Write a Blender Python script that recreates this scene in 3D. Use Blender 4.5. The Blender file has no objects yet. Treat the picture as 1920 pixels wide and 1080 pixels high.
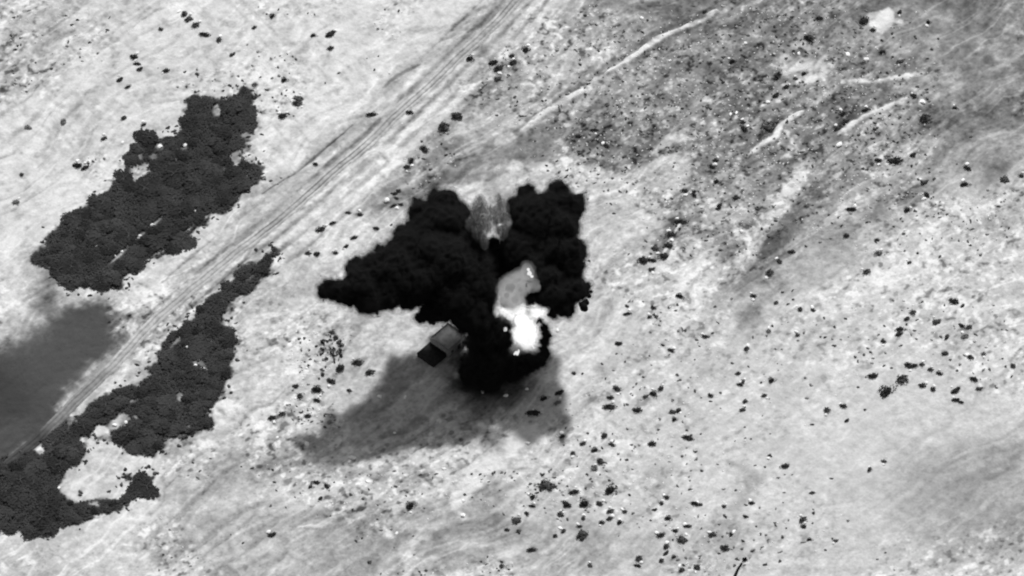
import bpy, bmesh, math, random
import numpy as np
from mathutils import Vector, noise as mn

SEED = 7
random.seed(SEED)
rng = np.random.default_rng(SEED)
scene = bpy.context.scene
col = scene.collection

# ------------------------------------------------------------------ camera, sky, sun, exposure
DEP = math.radians(50)              # the aircraft looks down at 50 degrees
DIST = 2600.0                       # metres from the lens to the middle of the picture
WIDTH = 326.0                       # metres of ground across the picture there
cam_d = bpy.data.cameras.new('camera')
cam = bpy.data.objects.new('camera', cam_d)
col.objects.link(cam)
cam_d.sensor_width = 36.0
cam_d.lens = 36.0 * DIST / WIDTH
cam_d.clip_start = 10.0
cam_d.clip_end = 40000.0
CAM = np.array([0.0, -DIST * math.cos(DEP), DIST * math.sin(DEP)])
cam.location = CAM
cam.rotation_euler = (math.pi / 2 - DEP, 0, 0)
scene.camera = cam

SUN_AZ = math.radians(14)           # measured from +Y towards +X: behind the plume, a little to its right
SUN_EL = math.radians(51)
sun_dir = Vector((math.sin(SUN_AZ) * math.cos(SUN_EL), math.cos(SUN_AZ) * math.cos(SUN_EL), math.sin(SUN_EL)))

world = bpy.data.worlds.new('World')
scene.world = world
world.use_nodes = True
wn = world.node_tree.nodes
wl = world.node_tree.links
for n in list(wn):
    wn.remove(n)
sky = wn.new('ShaderNodeTexSky')
sky.sky_type = 'NISHITA'
sky.sun_disc = False
sky.sun_elevation = SUN_EL
sky.sun_rotation = SUN_AZ
bw = wn.new('ShaderNodeRGBToBW')    # the sensor sees in one grey channel
bg = wn.new('ShaderNodeBackground')
bg.inputs['Strength'].default_value = 0.085
wo = wn.new('ShaderNodeOutputWorld')
wl.new(sky.outputs[0], bw.inputs[0])
wl.new(bw.outputs[0], bg.inputs['Color'])
wl.new(bg.outputs[0], wo.inputs['Surface'])

sl = bpy.data.lights.new('sun', 'SUN')
sl.energy = 3.0
sl.angle = math.radians(3.0)
sl.color = (1, 1, 1)
so = bpy.data.objects.new('sun', sl)
col.objects.link(so)
so.rotation_euler = sun_dir.to_track_quat('Z', 'Y').to_euler()

vs = scene.view_settings
vs.view_transform = 'Standard'
vs.look = 'None'
vs.gamma = 1.0
vs.use_curve_mapping = False
vs.exposure = 0.85
K = 1.78                            # brightness of a sunlit white ground at that exposure
scene.cycles.filter_width = 2.15     # a soft video sensor
scene.cycles.use_denoising = True
scene.cycles.max_bounces = 5
scene.cycles.diffuse_bounces = 2
scene.cycles.volume_bounces = 0
scene.cycles.transparent_max_bounces = 12

MPP = WIDTH / 1920.0
HPX = math.cos(DEP) / MPP           # photo pixels that one metre of height takes


def G(u, v):
    """Ground point (metres) for a place in the photograph."""
    u = np.asarray(u, float); v = np.asarray(v, float)
    a = (u - 960.0) * MPP / DIST
    b = -(v - 540.0) * MPP / DIST
    f = np.array([0, math.cos(DEP), -math.sin(DEP)])
    up = np.array([0, math.sin(DEP), math.cos(DEP)])
    dz = f[2] + b * up[2]
    t = -CAM[2] / dz
    return CAM[0] + t * a, CAM[1] + t * (f[1] + b * up[1])


def G1(u, v):
    x, y = G(u, v)
    return float(x), float(y)


def air(u, v, h):
    """Point h metres up."""
    x, y = G1(u, v + HPX * h)
    return Vector((x, y, h))


# ------------------------------------------------------------------ numpy noise
def _hash(ix, iy, s):
    h = (ix.astype(np.int64) * 374761393 + iy.astype(np.int64) * 668265263 + s * 2147483647 + 1013904223) & 0xFFFFFFFF
    h = ((h ^ (h >> 13)) * 1274126177) & 0xFFFFFFFF
    h = h ^ (h >> 16)
    return (h & 0xFFFFFF) / float(0xFFFFFF)


def vn(x, y, s=0):
    ix = np.floor(x); iy = np.floor(y)
    fx = x - ix; fy = y - iy
    fx = fx * fx * fx * (fx * (fx * 6 - 15) + 10); fy = fy * fy * fy * (fy * (fy * 6 - 15) + 10)
    a = _hash(ix, iy, s); b = _hash(ix + 1, iy, s); c = _hash(ix, iy + 1, s); d = _hash(ix + 1, iy + 1, s)
    return (a + (b - a) * fx + (c - a) * fy + (a - b - c + d) * fx * fy) * 2 - 1


def fbm(x, y, scale, octv=4, s=0, gain=0.5, turn=1.0):
    t = 0; a = 1.0; n = 0; f = 1.0 / scale
    for i in range(octv):
        c, q = math.cos(turn * (0.6 + 1.1 * i + s)), math.sin(turn * (0.6 + 1.1 * i + s))
        t = t + a * vn((x * c - y * q) * f + 17.3 * i, (x * q + y * c) * f - 9.1 * i, s + i)
        n += a; a *= gain; f *= 2.03
    return t / n


TD = np.array([0.70, 0.714])        # the way the track and the washes run over the ground


def relief(x, y):
    """Height of the natural ground without the hand-placed banks."""
    al = x * TD[0] + y * TD[1]; ac = -x * TD[1] + y * TD[0]
    z = 0.9 * fbm(al * 0.35, ac, 26, 3, 3, turn=0)
    z = z + 0.30 * fbm(al * 0.5, ac, 6, 3, 9, turn=0) + 0.26 * fbm(x, y, 2.6, 3, 21)
    rr = np.exp(-((x / 230.0) ** 4 + (y / 180.0) ** 4))
    return z * (0.25 + 0.75 * rr)


# ------------------------------------------------------------------ the ground sheet
def s2l(s):
    s = np.asarray(s, float)
    return np.where(s <= 0.04045, s / 12.92, ((s + 0.055) / 1.055) ** 2.4)


def axis(lo, hi, step, far):
    core = np.arange(lo, hi + step * 0.5, step)
    ext = []
    d = step; p = 0.0
    while p < far:
        d *= 1.22; p += d; ext.append(p)
    ext = np.array(ext)
    return np.concatenate([(lo - ext)[::-1], core, core[-1] + ext])


y_lo = G1(960, 1080)[1] - 7
y_hi = G1(960, 0)[1] + 7
XS = axis(-173, 173, 0.37, 9000)
YS = axis(y_lo, y_hi, 0.37, 9000)
X, Y = np.meshgrid(XS, YS)          # rows are Y
W1 = fbm(X, Y, 9, 4, 41)            # warps of the patch outlines
W2 = fbm(X, Y, 2.6, 3, 57)
AL = X * TD[0] + Y * TD[1] + 9 * fbm(X, Y, 34, 2, 501); AC = -X * TD[1] + Y * TD[0] + 7 * fbm(X, Y, 40, 2, 511) + 1.6 * fbm(X, Y, 9, 2, 521)
STREAK = fbm(AL * 0.22, AC, 7, 4, 71, turn=0)
FINE = fbm(AL * 0.3, AC, 2.2, 3, 171, turn=0)
BROAD = fbm(AL * 0.3, AC, 22, 3, 211, turn=0)
BRK = fbm(X, Y, 3.2, 3, 191)
Z = relief(X, Y)
TONE = np.full(X.shape, 0.815)


def box_slice(px, py, m):
    i0, i1 = np.searchsorted(XS, [px.min() - m, px.max() + m])
    j0, j1 = np.searchsorted(YS, [py.min() - m, py.max() + m])
    return slice(j0, j1), slice(i0, i1)


def seg_dist(x, y, px, py, closed):
    n = len(px)
    best = np.full(x.shape, 1e9); along = np.zeros(x.shape)
    m = n if closed else n - 1
    for i in range(m):
        ax, ay, bx, by = px[i], py[i], px[(i + 1) % n], py[(i + 1) % n]
        dx, dy = bx - ax, by - ay
        t = np.clip(((x - ax) * dx + (y - ay) * dy) / (dx * dx + dy * dy + 1e-9), 0, 1)
        d = np.hypot(x - ax - t * dx, y - ay - t * dy)
        k = d < best
        best = np.where(k, d, best); along = np.where(k, (i + t) / m, along)
    return best, along


def inside(x, y, px, py):
    r = np.zeros(x.shape, bool)
    n = len(px); j = n - 1
    for i in range(n):
        c = ((py[i] > y) != (py[j] > y)) & (x < (px[j] - px[i]) * (y - py[i]) / (py[j] - py[i] + 1e-12) + px[i])
        r ^= c; j = i
    return r


def sstep(a, b, t):
    t = np.clip((t - a) / (b - a), 0, 1)
    return t * t * (3 - 2 * t)


def pts(p):
    a = np.array(p, float)
    return G(a[:, 0], a[:, 1])


def patch(p, tone, soft=1.0, rough=1.5, op=1.0, keep=None):
    px, py = pts(p)
    s = box_slice(px, py, soft + rough * 2 + 1)
    x, y = X[s], Y[s]
    d, _ = seg_dist(x, y, px, py, True)
    d = np.where(inside(x, y, px, py), d, -d) + rough * (W1[s] * 1.6 + W2[s] * 0.7 + BRK[s] * 0.8)
    m = sstep(-soft, soft, d) * op
    if tone > 0.84 and op > 0.85:
        m = m * (0.45 + 0.55 * sstep(-0.4, 0.15, W2[s] + 0.5 * FINE[s]))
    TONE[s] = TONE[s] * (1 - m) + tone * m
    return m, s


def streak(p, w, tone, soft=0.6, rough=0.8, op=1.0, lift=0.0, taper=True):
    """w: width in photo pixels."""
    px, py = pts(p)
    r = w * MPP * 0.5
    s = box_slice(px, py, r + soft + rough * 2 + 1)
    x, y = X[s], Y[s]
    d, t = seg_dist(x, y, px, py, False)
    rr = r * (np.sqrt(np.clip(1 - (2 * t - 1) ** 4, 0.05, 1)) if taper else 1.0)
    d = rr - d + rough * (W1[s] * 0.9 + W2[s] * 0.8)
    m = sstep(-soft, soft, d) * op
    if tone > 0.84:                 # pale sand and painted bank light break up lengthwise
        m = m * (0.62 + 0.38 * sstep(-0.45, 0.05, BRK[s]))
    TONE[s] = TONE[s] * (1 - m) + tone * m
    if lift:
        Z[s] += lift * m
    return m, s


def dab(u, v, r, tone, soft=2.0, rough=1.0, op=1.0, sq=1.0):
    k = [(u + r * math.cos(a) * sq, v + r * math.sin(a)) for a in np.linspace(0, 2 * math.pi, 12, endpoint=False)]
    return patch(k, tone, soft, rough, op)


# broad soils
patch([(-80, -60), (1000, -60), (900, 60), (760, 190), (560, 350), (420, 470), (250, 640), (-80, 620)], 0.86, 5, 2)
patch([(-80, -60), (110, -60), (130, 60), (90, 170), (-80, 190)], 0.70, 6, 1, 0.9)
patch([(955, 100), (1040, 60), (1110, -40), (2010, -40), (2010, 320), (1800, 330), (1690, 400), (1590, 450), (1500, 470), (1440, 540),
       (1400, 600), (1350, 570), (1370, 500), (1300, 450), (1235, 470), (1240, 420), (1310, 340), (1290, 300), (1180, 335), (1080, 300),
       (960, 320), (850, 345), (700, 410), (650, 400), (760, 330), (830, 235), (900, 150)], 0.565, 3.5, 3)
patch([(1560, 300), (1920, 200), (1980, 330), (1800, 360), (1660, 460), (1520, 560), (1450, 560), (1480, 460)], 0.68, 5, 2.5, 0.7)
patch([(300, 970), (560, 965), (640, 930), (800, 940), (880, 960), (850, 1030), (700, 1090), (280, 1100), (290, 1000)], 0.69, 3, 2.5, 0.85)
patch([(290, 905), (400, 850), (520, 820), (620, 860), (560, 900), (420, 930), (310, 960)], 0.71, 3, 2, 0.8)
patch([(600, 980), (740, 960), (900, 960), (990, 990), (930, 1060), (760, 1090), (620, 1060)], 0.65, 4, 2, 0.7)
patch([(855, 965), (900, 905), (940, 895), (945, 940), (930, 970), (880, 985)], 0.68, 1.5, 1, 0.8)
patch([(1700, 860), (1920, 820), (2000, 1000), (1900, 1060), (1760, 1050), (1690, 980)], 0.67, 9, 1.5, 0.9)
patch([(960, 990), (1060, 970), (1160, 1000), (1150, 1060), (1060, 1090), (960, 1080)], 0.66, 3, 2, 0.7)
patch([(1170, 1000), (1290, 990), (1380, 960), (1400, 1000), (1320, 1090), (1190, 1090)], 0.68, 3, 2, 0.7)
patch([(1080, 330), (1230, 340), (1250, 430), (1210, 520), (1110, 560), (1085, 450)], 0.80, 3, 1.5)
# darker washes and wet hollows
streak([(760, 350), (800, 300), (850, 230), (920, 150), (1000, 90)], 36, 0.50, 2, 2, 0.75)
streak([(690, 390), (770, 345), (850, 330), (950, 320)], 46, 0.53, 3, 2, 0.7)
streak([(900, 250), (960, 190), (1040, 130), (1110, 100)], 62, 0.72, 3, 2, 0.85)
streak([(1075, 280), (1130, 262), (1190, 235)], 34, 0.47, 2, 1.5, 0.75)
streak([(1300, 330), (1275, 390), (1250, 440), (1230, 480)], 44, 0.46, 2.5, 1.5, 0.8)
streak([(1380, 600), (1390, 560), (1430, 510)], 44, 0.62, 4, 1, 0.8)
streak([(1440, 560), (1475, 470), (1520, 400)], 50, 0.58, 3, 1, 0.6)
streak([(1560, 240), (1640, 180), (1700, 120)], 60, 0.47, 4, 2, 0.7)
streak([(1440, 245), (1480, 230), (1530, 220)], 40, 0.50, 2.5, 1.5, 0.7)
streak([(1660, 250), (1740, 220), (1920, 215)], 60, 0.50, 5, 2, 0.6)
streak([(1740, 20), (1860, 90), (1920, 100)], 90, 0.60, 8, 1, 0.5)
streak([(1210, 880), (1250, 940), (1300, 1000)], 20, 0.68, 2, 1, 0.5)
streak([(1380, 870), (1420, 900), (1340, 1000), (1290, 1070)], 22, 0.62, 2, 1.4, 0.6)
streak([(1240, 850), (1290, 800), (1370, 740)], 8, 0.70, 1.2, 1, 0.5)
streak([(560, 870), (470, 905), (380, 925)], 16, 0.68, 2, 1, 0.7)
streak([(620, 880), (720, 905), (800, 880)], 30, 0.58, 2.5, 2, 0.6)
streak([(1040, 790), (1100, 760), (1140, 735)], 24, 0.68, 2.5, 1, 0.6)
# pale sand streaks; bank faces carry sunlight painted into the tone
streak([(1345, 22), (1290, 50), (1230, 75), (1190, 105), (1135, 140)], 13, 0.95, 0.5, 0.7, 1, 0.8)
streak([(1300, 36), (1240, 60), (1200, 88), (1150, 118)], 6, 0.42, 0.6, 0.6, 0.7)  # shade beside the bank, painted into the tone
streak([(1112, 163), (1070, 183), (1035, 205), (995, 232)], 19, 0.92, 0.6, 0.8, 1, 0.6)
streak([(1320, 30), (1342, 20)], 8, 0.93, 0.5, 0.4, 1, 0.5)
streak([(1285, 255), (1255, 265), (1222, 292)], 26, 0.93, 0.8, 1.6, 1, 0.5)
streak([(1290, 245), (1250, 250), (1215, 285)], 6, 0.45, 0.8, 0.8, 0.7)  # painted shade above this pale bank
patch([(1180, 335), (1225, 295), (1280, 280), (1290, 300), (1260, 350), (1230, 385), (1180, 370)], 0.79, 2, 1.5, 0.95)
streak([(1398, 296), (1430, 268), (1455, 258), (1462, 235), (1500, 212), (1510, 205)], 11, 0.95, 0.5, 0.8, 1, 0.6)
streak([(1570, 255), (1600, 230), (1640, 210), (1700, 185)], 13, 0.90, 0.6, 1.2, 1, 0.4)
streak([(1580, 150), (1640, 155), (1690, 145), (1730, 138)], 8, 0.86, 0.6, 0.9, 0.9, 0.3)
streak([(1515, 300), (1500, 335), (1470, 380), (1430, 430), (1400, 470), (1380, 530)], 38, 0.80, 1.5, 1.3, 0.97, 0.3)
streak([(1370, 540), (1350, 600), (1330, 640)], 50, 0.81, 3, 1.5, 0.9)
streak([(1505, 310), (1490, 345), (1460, 375)], 18, 0.88, 0.8, 0.9, 1)
dab(1500, 125, 30, 0.80, 2.0, 3.2, 0.95, 1.5)
streak([(1480, 130), (1510, 120), (1535, 122)], 20, 0.88, 1, 1.6)
streak([(1500, 158), (1522, 148), (1545, 140)], 14, 0.88, 1, 1.6)
dab(1655, 38, 18, 0.88, 1.0, 1.6, 0.85, 1.2)
streak([(1635, 45), (1655, 38), (1665, 22)], 12, 0.92, .8, 1.2)
streak([(1650, 50), (1668, 35), (1690, 40)], 10, 0.9, .8, 1.2)
dab(1390, 440, 12, 0.88, 0.8, 0.8)
dab(1574, 270, 8, 0.93, 0.5, 0.3)
dab(1730, 190, 7, 0.93, 0.5, 0.3)
streak([(1278, 415), (1262, 440), (1245, 475)], 7, 0.95, 0.4, 0.5, 1, 0.4)
streak([(1270, 465), (1250, 490)], 7, 0.90, 0.5, 0.5, 1, 0.3)
streak([(1000, 800), (975, 825), (930, 865), (890, 895), (845, 960)], 46, 0.93, 1.5, 1.8, 0.95, 0.5)
streak([(560, 990), (600, 990), (640, 965), (700, 930)], 9, 0.92, 0.6, 1, 0.9, 0.4)
streak([(480, 1050), (560, 1010), (640, 960), (700, 920), (760, 890)], 18, 0.82, 1.5, 1.5, 0.7, 0.2)
streak([(700, 1080), (780, 1010), (860, 960)], 26, 0.80, 2, 1.5, 0.7)
streak([(800, 830), (850, 800), (880, 765), (905, 735)], 9, 0.86, 0.8, 1.1, 0.8, 0.3)
streak([(160, 1005), (230, 985), (290, 970), (330, 950)], 20, 0.88, 1.5, 1, 0.9, 0.3)
for (u, v, r) in [(655, 860, 15), (700, 866, 10), (575, 829, 6), (685, 905, 9), (745, 810, 6), (830, 880, 14), (850, 845, 10), (868, 965, 9), (1000, 760, 12),
                  (760, 740, 8), (712, 742, 9), (790, 862, 8), (735, 1000, 18), (765, 640, 22), (780, 600, 20)]:
    dab(u, v, r * 0.8, 0.87, 0.9, 1.8, 0.9, 1.3)
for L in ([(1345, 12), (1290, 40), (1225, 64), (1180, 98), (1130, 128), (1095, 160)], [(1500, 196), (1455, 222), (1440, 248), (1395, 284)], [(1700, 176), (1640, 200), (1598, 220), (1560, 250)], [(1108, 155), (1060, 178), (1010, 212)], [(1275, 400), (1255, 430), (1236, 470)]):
    streak(L, 8, 0.40, 0.7, 1.3, 0.75, -0.5)  # dark lines painted as bank shade, sunk a little
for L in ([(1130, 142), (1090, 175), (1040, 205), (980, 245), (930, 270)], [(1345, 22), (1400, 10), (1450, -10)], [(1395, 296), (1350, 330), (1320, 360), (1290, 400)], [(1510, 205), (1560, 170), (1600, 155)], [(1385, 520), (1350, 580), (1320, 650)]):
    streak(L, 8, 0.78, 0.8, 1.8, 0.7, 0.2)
# the ground the track runs over
TRACK = [(-60, 940), (0, 882), (60, 830), (118, 774), (150, 742), (200, 693), (290, 602), (380, 522), (449, 463), (519, 414), (567, 374), (629, 321),
         (690, 272), (735, 226), (763, 199), (812, 154), (865, 101), (930, 40), (1010, -50)]
streak(TRACK[6:], 96, 0.70, 2, 2.2, 0.85, taper=False)
for off, tn_, w_ in ((-58, 0.86, 14), (-46, 0.52, 5), (-30, 0.86, 10), (-17, 0.50, 5), (16, 0.88, 9), (25, 0.48, 5), (36, 0.84, 12), (48, 0.52, 6), (60, 0.86, 12), (74, 0.58, 6)):
    streak([(u + off * 0.62, v + off * 0.78) for u, v in TRACK[6:]], w_, tn_, 0.7, 1.1, 0.72, -0.10 if tn_ < 0.65 else 0.10, taper=False)
streak([(420, 430), (492, 362), (563, 317), (608, 280), (661, 233), (718, 166), (790, 118), (840, 80)], 30, 0.72, 1.8, 1.5, 0.7)
streak([(492, 364), (563, 319), (608, 282), (661, 235)], 4, 0.50, 0.4, 0.5, 0.9, -0.15)
streak([(718, 166), (747, 141), (787, 121)], 3.5, 0.55, 0.4, 0.5, 0.8, -0.1)
streak([(560, 440), (625, 385), (690, 330), (760, 270)], 10, 0.88, 1, 1, 0.6)
streak([(660, 420), (720, 372), (790, 330)], 8, 0.88, 1, 1, 0.6)
# dark ground tone under and beside the thickets
THICKETS = {
    'north': [(455, 150), (474, 160), (478, 235), (458, 258), (470, 285), (445, 297), (470, 305), (490, 315), (486, 332), (440, 370), (392, 420), (350, 452),
              (300, 478), (262, 488), (240, 520), (238, 545), (170, 550), (110, 540), (100, 500), (75, 487), (92, 440), (125, 420), (160, 382), (215, 347),
              (240, 325), (242, 285), (275, 247), (330, 252), (338, 220), (365, 182), (420, 180), (446, 163)],
    'middle': [(516, 468), (517, 500), (482, 530), (442, 560), (416, 590), (438, 620), (448, 650), (430, 690), (428, 738), (392, 770), (398, 792), (375, 812),
               (330, 830), (290, 845), (250, 852), (218, 832), (160, 822), (140, 785), (190, 757), (240, 722), (282, 680), (312, 632), (345, 600), (392, 560), (440, 520), (498, 472)],
    'south': [(-40, 900), (30, 862), (90, 838), (140, 800), (190, 800), (160, 830), (160, 850), (135, 880), (118, 912), (140, 942), (205, 934), (242, 912), (228, 888),
              (265, 884), (290, 890), (288, 930), (205, 968), (110, 992), (60, 1000), (-40, 985)],
    'west': [(-60, 720), (40, 660), (110, 590), (190, 566), (218, 600), (204, 660), (150, 705), (112, 760), (140, 800), (60, 850), (-60, 910)],
}
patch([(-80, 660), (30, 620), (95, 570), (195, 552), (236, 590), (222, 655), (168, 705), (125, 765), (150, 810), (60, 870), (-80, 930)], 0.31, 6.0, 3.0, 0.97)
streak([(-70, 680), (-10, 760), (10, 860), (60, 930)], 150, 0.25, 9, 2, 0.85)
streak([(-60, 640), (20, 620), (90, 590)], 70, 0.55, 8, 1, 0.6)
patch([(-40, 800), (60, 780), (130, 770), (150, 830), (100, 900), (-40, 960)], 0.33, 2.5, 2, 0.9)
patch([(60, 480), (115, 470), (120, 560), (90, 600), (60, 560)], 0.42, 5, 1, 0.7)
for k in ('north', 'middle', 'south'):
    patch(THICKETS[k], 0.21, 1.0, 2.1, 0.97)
streak([(205, 494), (240, 462), (275, 432), (306, 404)], 7, 0.80, 0.6, 0.6, 0.9)
for (u, v, a, l, w_) in [(465, 255, 0.2, 26, 9), (452, 285, -0.5, 30, 9), (475, 300, -0.3, 22, 8), (430, 312, -0.6, 34, 7), (300, 262, 0.3, 24, 7), (250, 335, 0.5, 30, 8), (350, 430, -0.6, 36, 6), (390, 402, -0.7, 28, 6),
                        (425, 605, 0.1, 30, 9), (440, 670, 0.0, 24, 8), (410, 745, -0.4, 34, 8), (330, 640, -0.8, 30, 5), (260, 745, -0.5, 34, 8), (360, 800, 0.1, 26, 7), (205, 815, -0.4, 26, 8), (300, 470, -0.5, 26, 6),
                        (130, 905, 0.3, 22, 8), (175, 945, 0.0, 26, 7), (250, 905, -0.3, 24, 8), (90, 870, -0.5, 26, 6), (470, 520, -0.7, 24, 6), (160, 385, -0.6, 20, 6)]:
    streak([(u - l / 2 * math.cos(a), v - l / 2 * math.sin(a)), (u + l / 2 * math.cos(a), v + l / 2 * math.sin(a))], w_, 0.70, 0.7, 1.3, 0.9)
CLEARINGS = [(258, 322, 13), (275, 315, 9), (298, 274, 8), (285, 290, 7), (262, 290, 7), (346, 275, 7), (410, 205, 12), (440, 300, 11), (425, 315, 9), (380, 690, 13), (372, 672, 9),
             (340, 742, 10), (235, 792, 16), (215, 797, 10), (255, 785, 9), (190, 835, 12), (110, 885, 6), (300, 270, 6), (75, 843, 8)]
for (u, v, r) in CLEARINGS:
    dab(u, v, r, 0.62 if r < 10 else 0.70, 0.8, 0.8, 0.85)
patch([(165, 806), (196, 798), (222, 832), (246, 856), (276, 862), (262, 882), (228, 886), (238, 906), (200, 930), (140, 940), (122, 914), (142, 880), (170, 860), (155, 835)], 0.86, 0.8, 1.2)
streak([(120, 775), (165, 728), (215, 680), (280, 615)], 36, 0.66, 2.0, 1.8, 0.9)
streak([(150, 745), (200, 697), (250, 652)], 10, 0.83, 0.9, 1.4, 0.8)
streak([(10, 868), (40, 842), (72, 832)], 14, 0.55, 2, 1, 0.8)
# burnt ground round the blast
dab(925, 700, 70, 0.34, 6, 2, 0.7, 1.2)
TONE_CLEAN = TONE.copy()
# grain of the soil
fade = sstep(0.30, 0.55, TONE) * (1 - 0.7 * sstep(0.82, 0.88, TONE))
NE = sstep(-20, 40, AL) * sstep(5, -45, AC)          # the broken slope beyond the plume
PX0, PY0 = G1(1500, 840)
CALM = np.exp(-(((X - PX0) / 75) ** 2 + ((Y - PY0) / 62) ** 2) ** 1.5)   # the smooth plain in the lower corner
SLOPE = sstep(0.70, 0.62, TONE)                      # darker ground is the rougher ground
ud = sstep(0.0, 0.5, fbm(X, Y, 30, 3, 151) + 0.10) * (1 - 0.8 * CALM)
EX, EY = G1(1400, 220)
ud = np.maximum(ud, np.clip(SLOPE + 0.35, 0, 1) * np.exp(-(((X - EX) / 62) ** 2 + ((Y - EY) / 48) ** 2) ** 2))
calm = 1 - 0.65 * CALM
RIDGE = 1 - np.abs(fbm(AL * 0.16, AC, 6.5, 3, 401, turn=0)) * 4.5      # rills that follow the slope
RIDGE2 = 1 - np.abs(fbm(AL * 0.2, AC, 4.2, 3, 431, turn=0)) * 4.5
PATCHY = sstep(-0.25, 0.35, fbm(X, Y, 38, 3, 441))
TONE += fade * calm * (0.06 * STREAK + 0.06 * fbm(X, Y, 14, 4, 83) + (0.03 + 0.20 * SLOPE) * BROAD + (0.05 + 0.08 * SLOPE) * fbm(X, Y, 4.5, 3, 87) + 0.04 * FINE + 0.07 * W2 + 0.06 * fbm(X, Y, 1.1, 2, 99))
TONE -= fade * calm * 0.13 * np.clip(RIDGE, 0, 1) * PATCHY
TONE += fade * calm * 0.13 * np.clip(RIDGE2, 0, 1) * (1 - 0.6 * PATCHY)
Z -= 0.25 * np.clip(RIDGE, 0, 1) * PATCHY * calm
RX, RY = X * 0.62 - Y * 0.78, X * 0.78 + Y * 0.62
RIP = fbm(RX * 0.32, RY, 1.8, 3, 311, turn=0)
UL = sstep(0.80, 0.84, TONE) * sstep(5, 25, AC) * sstep(-0.15, 0.35, fbm(X, Y, 22, 2, 321))
TONE += fade * UL * (0.13 * RIP - 0.10 * sstep(0.25, 0.6, -RIP))
WORM = 1 - np.abs(fbm(X, Y, 3.4, 2, 341)) * 5
TONE += fade * calm * 0.05 * np.clip(WORM, 0, 1) * ud - fade * calm * 0.03 * np.clip(1 - np.abs(fbm(X, Y, 3.0, 2, 361)) * 5, 0, 1)
sp = fbm(X, Y, 1.9, 2, 131)
TONE -= fade * 0.30 * sstep(0.36, 0.62, sp) * (0.12 + 0.88 * ud)
TONE += fade * 0.22 * sstep(0.30, 0.58, -sp) * (0.12 + 0.88 * ud)
sq = fbm(X, Y, 0.95, 2, 471)
TONE += fade * calm * (0.5 + 0.5 * ud) * (0.12 * sstep(0.4, 0.7, sq) - 0.16 * sstep(0.4, 0.7, -sq))
TONE = np.clip(TONE, 0.12, 0.97)

# lower the bed under the track
tx, ty = pts(TRACK)
s = box_slice(tx, ty, 6)
td, _ = seg_dist(X[s], Y[s], tx, ty, False)
Z[s] -= 0.22 * sstep(3.4, 2.2, td)


def height(x, y):
    i = np.clip(np.searchsorted(XS, x) - 1, 0, len(XS) - 2); j = np.clip(np.searchsorted(YS, y) - 1, 0, len(YS) - 2)
    fx = (x - XS[i]) / (XS[i + 1] - XS[i]); fy = (y - YS[j]) / (YS[j + 1] - YS[j])
    return float((Z[j, i] * (1 - fx) + Z[j, i + 1] * fx) * (1 - fy) + (Z[j + 1, i] * (1 - fx) + Z[j + 1, i + 1] * fx) * fy)


# ------------------------------------------------------------------ materials
def mat(name):
    m = bpy.data.materials.new(name)
    m.use_nodes = True
    nt = m.node_tree
    b = nt.nodes['Principled BSDF']
    b.inputs['Specular IOR Level'].default_value = 0.05
    b.inputs['Roughness'].default_value = 0.95
    return m, nt, b


def soil_mat(name, bump):
    m, nt, b = mat(name)
    at = nt.nodes.new('ShaderNodeAttribute'); at.attribute_name = 'albedo'
    co = nt.nodes.new('ShaderNodeTexCoord')
    nz = nt.nodes.new('ShaderNodeTexNoise'); nz.inputs['Scale'].default_value = 1.4; nz.inputs['Detail'].default_value = 5
    mr = nt.nodes.new('ShaderNodeMapRange')
    mr.inputs['To Min'].default_value = 0.80; mr.inputs['To Max'].default_value = 1.20
    mu = nt.nodes.new('ShaderNodeMath'); mu.operation = 'MULTIPLY'
    nt.links.new(co.outputs['Object'], nz.inputs['Vector'])
    nt.links.new(nz.outputs[0], mr.inputs['Value'])
    nt.links.new(at.outputs['Fac'], mu.inputs[0]); nt.links.new(mr.outputs[0], mu.inputs[1])
    nt.links.new(mu.outputs[0], b.inputs['Base Color'])
    bp = nt.nodes.new('ShaderNodeBump'); bp.inputs['Strength'].default_value = bump; bp.inputs['Distance'].default_value = 0.25
    nt.links.new(nz.outputs[0], bp.inputs['Height']); nt.links.new(bp.outputs[0], b.inputs['Normal'])
    return m


def grey_mat(name, a, var=0.3, scale=1.5, bump=0.0):
    m, nt, b = mat(name)
    co = nt.nodes.new('ShaderNodeTexCoord')
    nz = nt.nodes.new('ShaderNodeTexNoise'); nz.inputs['Scale'].default_value = scale; nz.inputs['Detail'].default_value = 4
    mr = nt.nodes.new('ShaderNodeMapRange')
    mr.inputs['From Min'].default_value = 0.3; mr.inputs['From Max'].default_value = 0.7
    mr.inputs['To Min'].default_value = a * (1 - var); mr.inputs['To Max'].default_value = a * (1 + var)
    nt.links.new(co.outputs['Object'], nz.inputs['Vector'])
    nt.links.new(nz.outputs[0], mr.inputs['Value']); nt.links.new(mr.outputs[0], b.inputs['Base Color'])
    if bump:
        bp = nt.nodes.new('ShaderNodeBump'); bp.inputs['Strength'].default_value = bump; bp.inputs['Distance'].default_value = 0.1
        nt.links.new(nz.outputs[0], bp.inputs['Height']); nt.links.new(bp.outputs[0], b.inputs['Normal'])
    return m


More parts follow.
